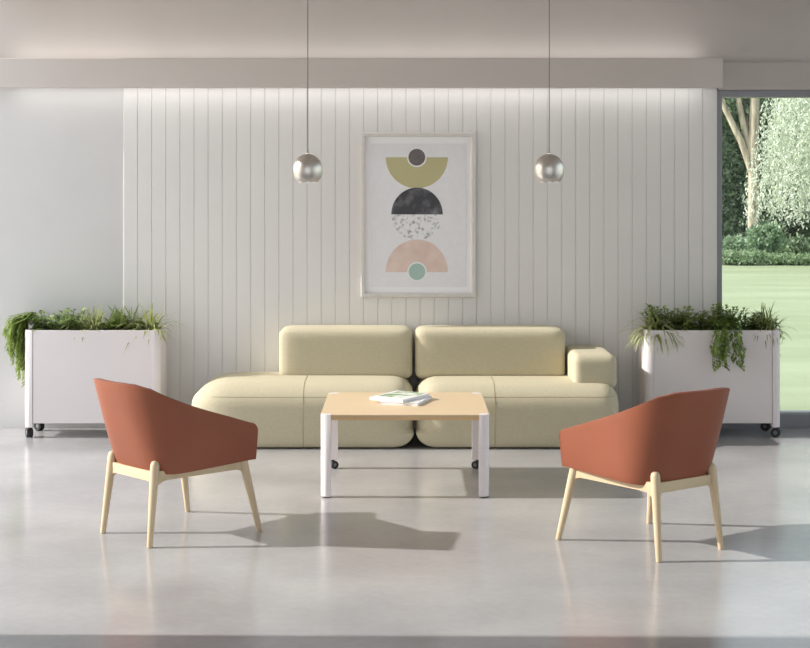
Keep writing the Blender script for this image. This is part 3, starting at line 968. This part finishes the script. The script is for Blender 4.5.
# ------------------------------------------------------------------ pendants
def pendant(xp, label):
    Y = 6.2; s = Y/F; X = (xp-CX)*s
    zc = H-(169.4-CY)*s; R = 14.7*s; RZ = 15.6*s; ex = 2.35
    t = empty('pendant_lamp', (X, Y, zc), 0, label, 'lamp', 'globe pendant lamps')
    zb = H-(181.8-CY)*s-zc
    b = nb(); prof = []
    n = 40
    def rad_at(z, r):
        k = abs(z)/RZ
        return r*max(0, 1-k**(2 if z > 0 else ex))**(1/(2 if z > 0 else ex))
    zt_ = RZ*.993
    zs = [zb+(zt_-zb)*(.5-.5*math.cos(PI*i/n)) for i in range(n+1)]
    prof = [(rad_at(z, R), z) for z in zs]+[(rad_at(z, R)-.0015, z-.0004) for z in zs[::-1]]
    lathe(b, prof, 48, closed=True); sh = obj('lamp_shade', b, M['nickel'], t)
    b = nb(); e = rad_at(zb, R)
    lathe(b, [(e-.0016, zb), (e+.0008, zb), (e+.0008, zb-.0018), (e-.0016, zb-.0018)], 48, closed=True); obj('rim', b, M['chrome'], sh)
    b = nb(); lathe(b, [(0, RZ*.985), (.0085, RZ*.985), (.0085, RZ+.003), (.005, RZ+.006), (.003, RZ+.010), (0, RZ+.010)], 20); obj('cap', b, M['chrome'], t)
    b = nb(); tube(b, [(0, 0, RZ+.009), (0, 0, CZ-zc-.02)], .0021, 10); obj('cord', b, M['cord'], t)
    b = nb(); lathe(b, [(0, CZ-zc), (.045, CZ-zc), (.045, CZ-zc-.018), (.04, CZ-zc-.022), (0, CZ-zc-.022)], 28); obj('ceiling_rose', b, M['nickel'], t)
    b = nb(); lathe(b, [(0, R*.99), (.009, R*.95), (.009, R*.4), (.012, R*.25), (.017, 0), (.013, -R*.25), (0, -R*.34)], 20); obj('bulb', b, M['bulb'], t)
pendant(307.8, 'brushed metal globe pendant hanging left of the framed picture')
pendant(549.3, 'brushed metal globe pendant hanging right of the framed picture')

# ------------------------------------------------------------------ garden seen through the window
def chip(lm, p, d, L, W):
    d = d.normalized(); s_ = d.cross(rv()).normalized()*W*.5
    b_ = len(lm.v); m_ = p+d*L*.45
    lm.v += [tuple(p), tuple(m_-s_), tuple(p+d*L), tuple(m_+s_)]; lm.f.append((b_, b_+1, b_+2, b_+3))

def cloud(lm, c, rad, n, L, W, flat=False):
    c = Vector(c)
    for i in range(n):
        d = rv().normalized(); r = random.random()**.42
        p = c+Vector((d.x*rad[0], d.y*rad[1], d.z*rad[2]))*r
        if p.z < .03: p.z = random.uniform(.03, .3)
        dd = (rv()+d*.5); dd.z -= .25
        chip(lm, p, dd, L*random.uniform(.6, 1.3), W*random.uniform(.6, 1.2))

def trunk_bm(paths, n=10):
    b = nb()
    for pts, r0, r1 in paths:
        m = len(pts)
        tube(b, pts, [r0+(r1-r0)*i/(m-1) for i in range(m)], n)
    return b

def tree(loc, label, blobs, trunks, lmat, bmat, dens, L, W, group='garden trees beyond the lawn', name='garden_tree'):
    t = empty(name, loc, 0, label, 'tree', group)
    lm = LM()
    for c, r in blobs:
        cloud(lm, c, r, int(dens*r[0]*r[2]), L, W)
    pobj('crown', lm.v, lm.f, lmat, t)
    if trunks: obj('trunk', trunk_bm(trunks), bmat, t)
    return t

# forked pale trunk tree
tY = 32.0
def tx(x): return (x-CX)*tY/F
def tz(y): return H-(y-CY)*tY/F
x0 = tx(754.5)
tree((x0, tY, 0), 'tall tree with pale forked trunk left of the willow',
     [((-.5, .3, 5.1), (1.4, 1.0, 1.1)), ((.8, .4, 5.4), (1.0, 1.0, 1.1)), ((-1.1, .6, 3.9), (.8, .5, .9))],
     [([(0, 0, -.02), (-.03, 0, .9), (-.01, 0, 1.7), (-.03, 0, 2.3), (0, 0, 3.2), (.05, 0, 5.2)],   .128, .10),
      ([(-.05, 0, 1.9), (-.28, 0, 2.55), (-.65, .0, 3.3), (-1.1, 0, 4.6)],   .085, .05),
      ([(-.02, 0, 2.1), (-.2, .05, 2.8), (-.34, .05, 3.5), (-.5, 0, 5.0)], .08, .05)],
     M['t_mid'], M['bark'], 1400, .13, .07)

# willow
def willow():
    Yw = 29.6
    wx = (884-CX)*Yw/F
    t = empty('weeping_willow', (wx, Yw, 0), 0, 'pale green weeping willow with hanging strands beside the forked tree', 'tree', 'garden trees beyond the lawn')
    lm = LM(); sb = nb()
    for i in range(1000):
        a = random.uniform(0, 2*PI); r = 2.0*math.sqrt(random.random())
        ex, ey = r*math.cos(a)*1.15, r*math.sin(a)*.8
        zt = 4.6-.42*(r**1.25)+random.uniform(-.35, .35)
        # strand bottoms higher at the left edge, uneven
        Lh = random.uniform(1.6, 3.9)
        zb = max(.70+.5*random.random(), zt-Lh)
        m = int((zt-zb)/.075)
        sw = rv(.12)
        for j in range(m):
            k = j/max(1, m); z = zt-(zt-zb)*k
            p = Vector((ex*(1+.22*k)+sw.x*k, ey*(1+.06*k)+sw.y*k, z))
            for q in range(2):
                dd = Vector((random.uniform(-.9, .9), random.uniform(-.9, .9), random.uniform(-1.3, -.3)))
                chip(lm, p+rv(.06), dd, random.uniform(.05, .12), .028)
    pobj('crown', lm.v, lm.f, M['t_willow'], t)
    obj('trunk', trunk_bm([([(0, 0, -.02), (.05, 0, 1.0), (0, 0, 2.2), (-.3, 0, 3.4), (-.8, 0, 4.1)], .2, .08), ([(0, 0, 2.0), (.5, .1, 3.2), (1.0, .2, 4.0)], .14, .06)]), M['bark'], t)
willow()

# woodland behind
for row, (Y, n, X0) in enumerate(((35.6, 6, 3.2), (38.6, 7, 2.2), (41.6, 7, 3.6))):
    for i in range(n):
        X = X0+i*2.55
        h = random.uniform(5.4, 6.2)
        bl = [((0, 0, h*.76), (1.16, 1.1, 1.5)), ((random.uniform(-.1, .1), .2, h*.45), (1.12, 1.0, 1.3)), ((random.uniform(-.1, .1), .3, h*.18), (1.1, .9, 1.1))]
        lean = random.uniform(-.25, .25)
        tree((X, Y, 0), 'dark green woodland tree in the dense wood behind the lawn', bl,
             [([(0, -.9, -.02), (lean*.4, -.9, 1.5), (lean*.6, -.7, 3.0), (lean, 0, 5)], .10, .04)], M['t_mid' if row == 0 and i % 2 else 't_dark'], M['bark_dark'], 2600, .15, .085, 'woodland trees behind the lawn', 'woodland_tree')

def shrub(x, y_top, Y, hw, label, lm_, n, L=.11, W=.06, group='garden shrubs along the lawn', name='garden_shrub'):
    X = (x-CX)*Y/F; zt = H-(y_top-CY)*Y/F
    t = empty(name, (X, Y, 0), 0, label, 'shrub', group)
    lm = LM(); sb = nb()
    for j in range(7):
        c = Vector((random.uniform(-hw*.65, hw*.65), random.uniform(-.25, .25), zt*random.uniform(.35, .66)))
        cloud(lm, c, (hw*.5, .35, zt*.36), n//7, L, W)
        tube(sb, [(c.x*.2, 0, -.01), (c.x*.6, c.y*.6, c.z*.6), tuple(c)], .012, 5)
    pobj('foliage', lm.v, lm.f, lm_, t)
    obj('stem', sb, M['bark_dark'], t)
shrub(757, 222, 30.7, .5, 'large blue green shrub at foot of the forked tree', M['t_shrub'], 3200)
shrub(730, 234, 31.6, .42, 'blue green shrub nearest the window frame at lawn edge', M['t_shrub'], 1800)
shrub(795, 236, 32.1, .5, 'mid green shrub under the willow', M['t_mid'], 2000)
shrub(842, 232, 32.6, .6, 'mid green shrub beneath the far side of the willow', M['t_mid'], 2000)
for x, h in ((728, 250), (752, 251), (778, 252), (802, 254), (826, 252), (852, 252)):
    shrub(x, h, 29.75, .42, 'low pale green ground cover mound edging the lawn', M['t_low'], 900, .09, .05, 'ground cover mounds edging the lawn', 'ground_cover')

# ------------------------------------------------------------------ light
w = bpy.data.worlds.new('sky'); SC.world = w; w.use_nodes = True
nt = w.node_tree; N = nt.nodes; L = nt.links
bg = N['Background']
sky = N.new('ShaderNodeTexSky'); sky.sky_type = 'NISHITA'; sky.sun_disc = False
sky.sun_elevation = math.radians(28); sky.sun_rotation = math.radians(-90)
sky.air_density = 1.0; sky.dust_density = 2.5; sky.ozone_density = .6
mix = N.new('ShaderNodeMix'); mix.data_type = 'RGBA'; mix.inputs[0].default_value = .72
mix.inputs[7].default_value = (.90, .95, 1.0, 1)
sc_ = N.new('ShaderNodeVectorMath'); sc_.operation = 'SCALE'; sc_.inputs['Scale'].default_value = .22
L.new(sky.outputs['Color'], sc_.inputs[0]); L.new(sc_.outputs['Vector'], mix.inputs[6])
L.new(mix.outputs[2], bg.inputs['Color']); bg.inputs['Strength'].default_value = 1.3

sd = bpy.data.lights.new('sun', 'SUN'); sd.energy = 4.1; sd.angle = math.radians(.8); sd.color = (1.0, .965, .92)
so = bpy.data.objects.new('sun', sd); link(so)
el = math.radians(28)
so.rotation_euler = Vector((math.cos(el), -.008, -math.sin(el))).to_track_quat('-Z', 'Y').to_euler()

def strip_light(name, x0, x1, y, z, rot, power, size=.03, col=(1, .985, .965), falloff=None):
    ld = bpy.data.lights.new(name, 'AREA'); ld.shape = 'RECTANGLE'; ld.size = x1-x0; ld.size_y = size
    ld.energy = power; ld.color = col
    if falloff:
        ld.use_nodes = True; nt = ld.node_tree; em = nt.nodes['Emission']
        fo = nt.nodes.new('ShaderNodeLightFalloff'); fo.inputs['Strength'].default_value = 1.0
        nt.links.new(fo.outputs[falloff], em.inputs['Strength'])
    lo = bpy.data.objects.new(name, ld); lo.location = ((x0+x1)/2, y, z); lo.rotation_euler = rot
    link(lo)
lx0, lx1 = (12-CX)*9.55/F, (703-CX)*9.55/F
strip_light('strip_light_down', lx0, lx1, 9.555, BZ0+.030, (0, 0, 0), 2.5, .03)
strip_light('strip_light_up', lx0, lx1, 9.555, BZ1-.02, (PI, 0, 0), 2.9, .03)

# ------------------------------------------------------------------ camera
cd = bpy.data.cameras.new('camera'); cam = bpy.data.objects.new('camera', cd); link(cam)
cam.location = (0, 0, H); cam.rotation_euler = (PI/2, 0, 0)
cd.sensor_width = 36; cd.sensor_fit = 'HORIZONTAL'; cd.lens = F/810*36
cd.shift_y = -(324-CY)/810; cd.shift_x = 0
cd.clip_end = 300
SC.camera = cam
SC.view_settings.view_transform = 'Standard'
SC.view_settings.look = 'None'
SC.view_settings.exposure = 0.37
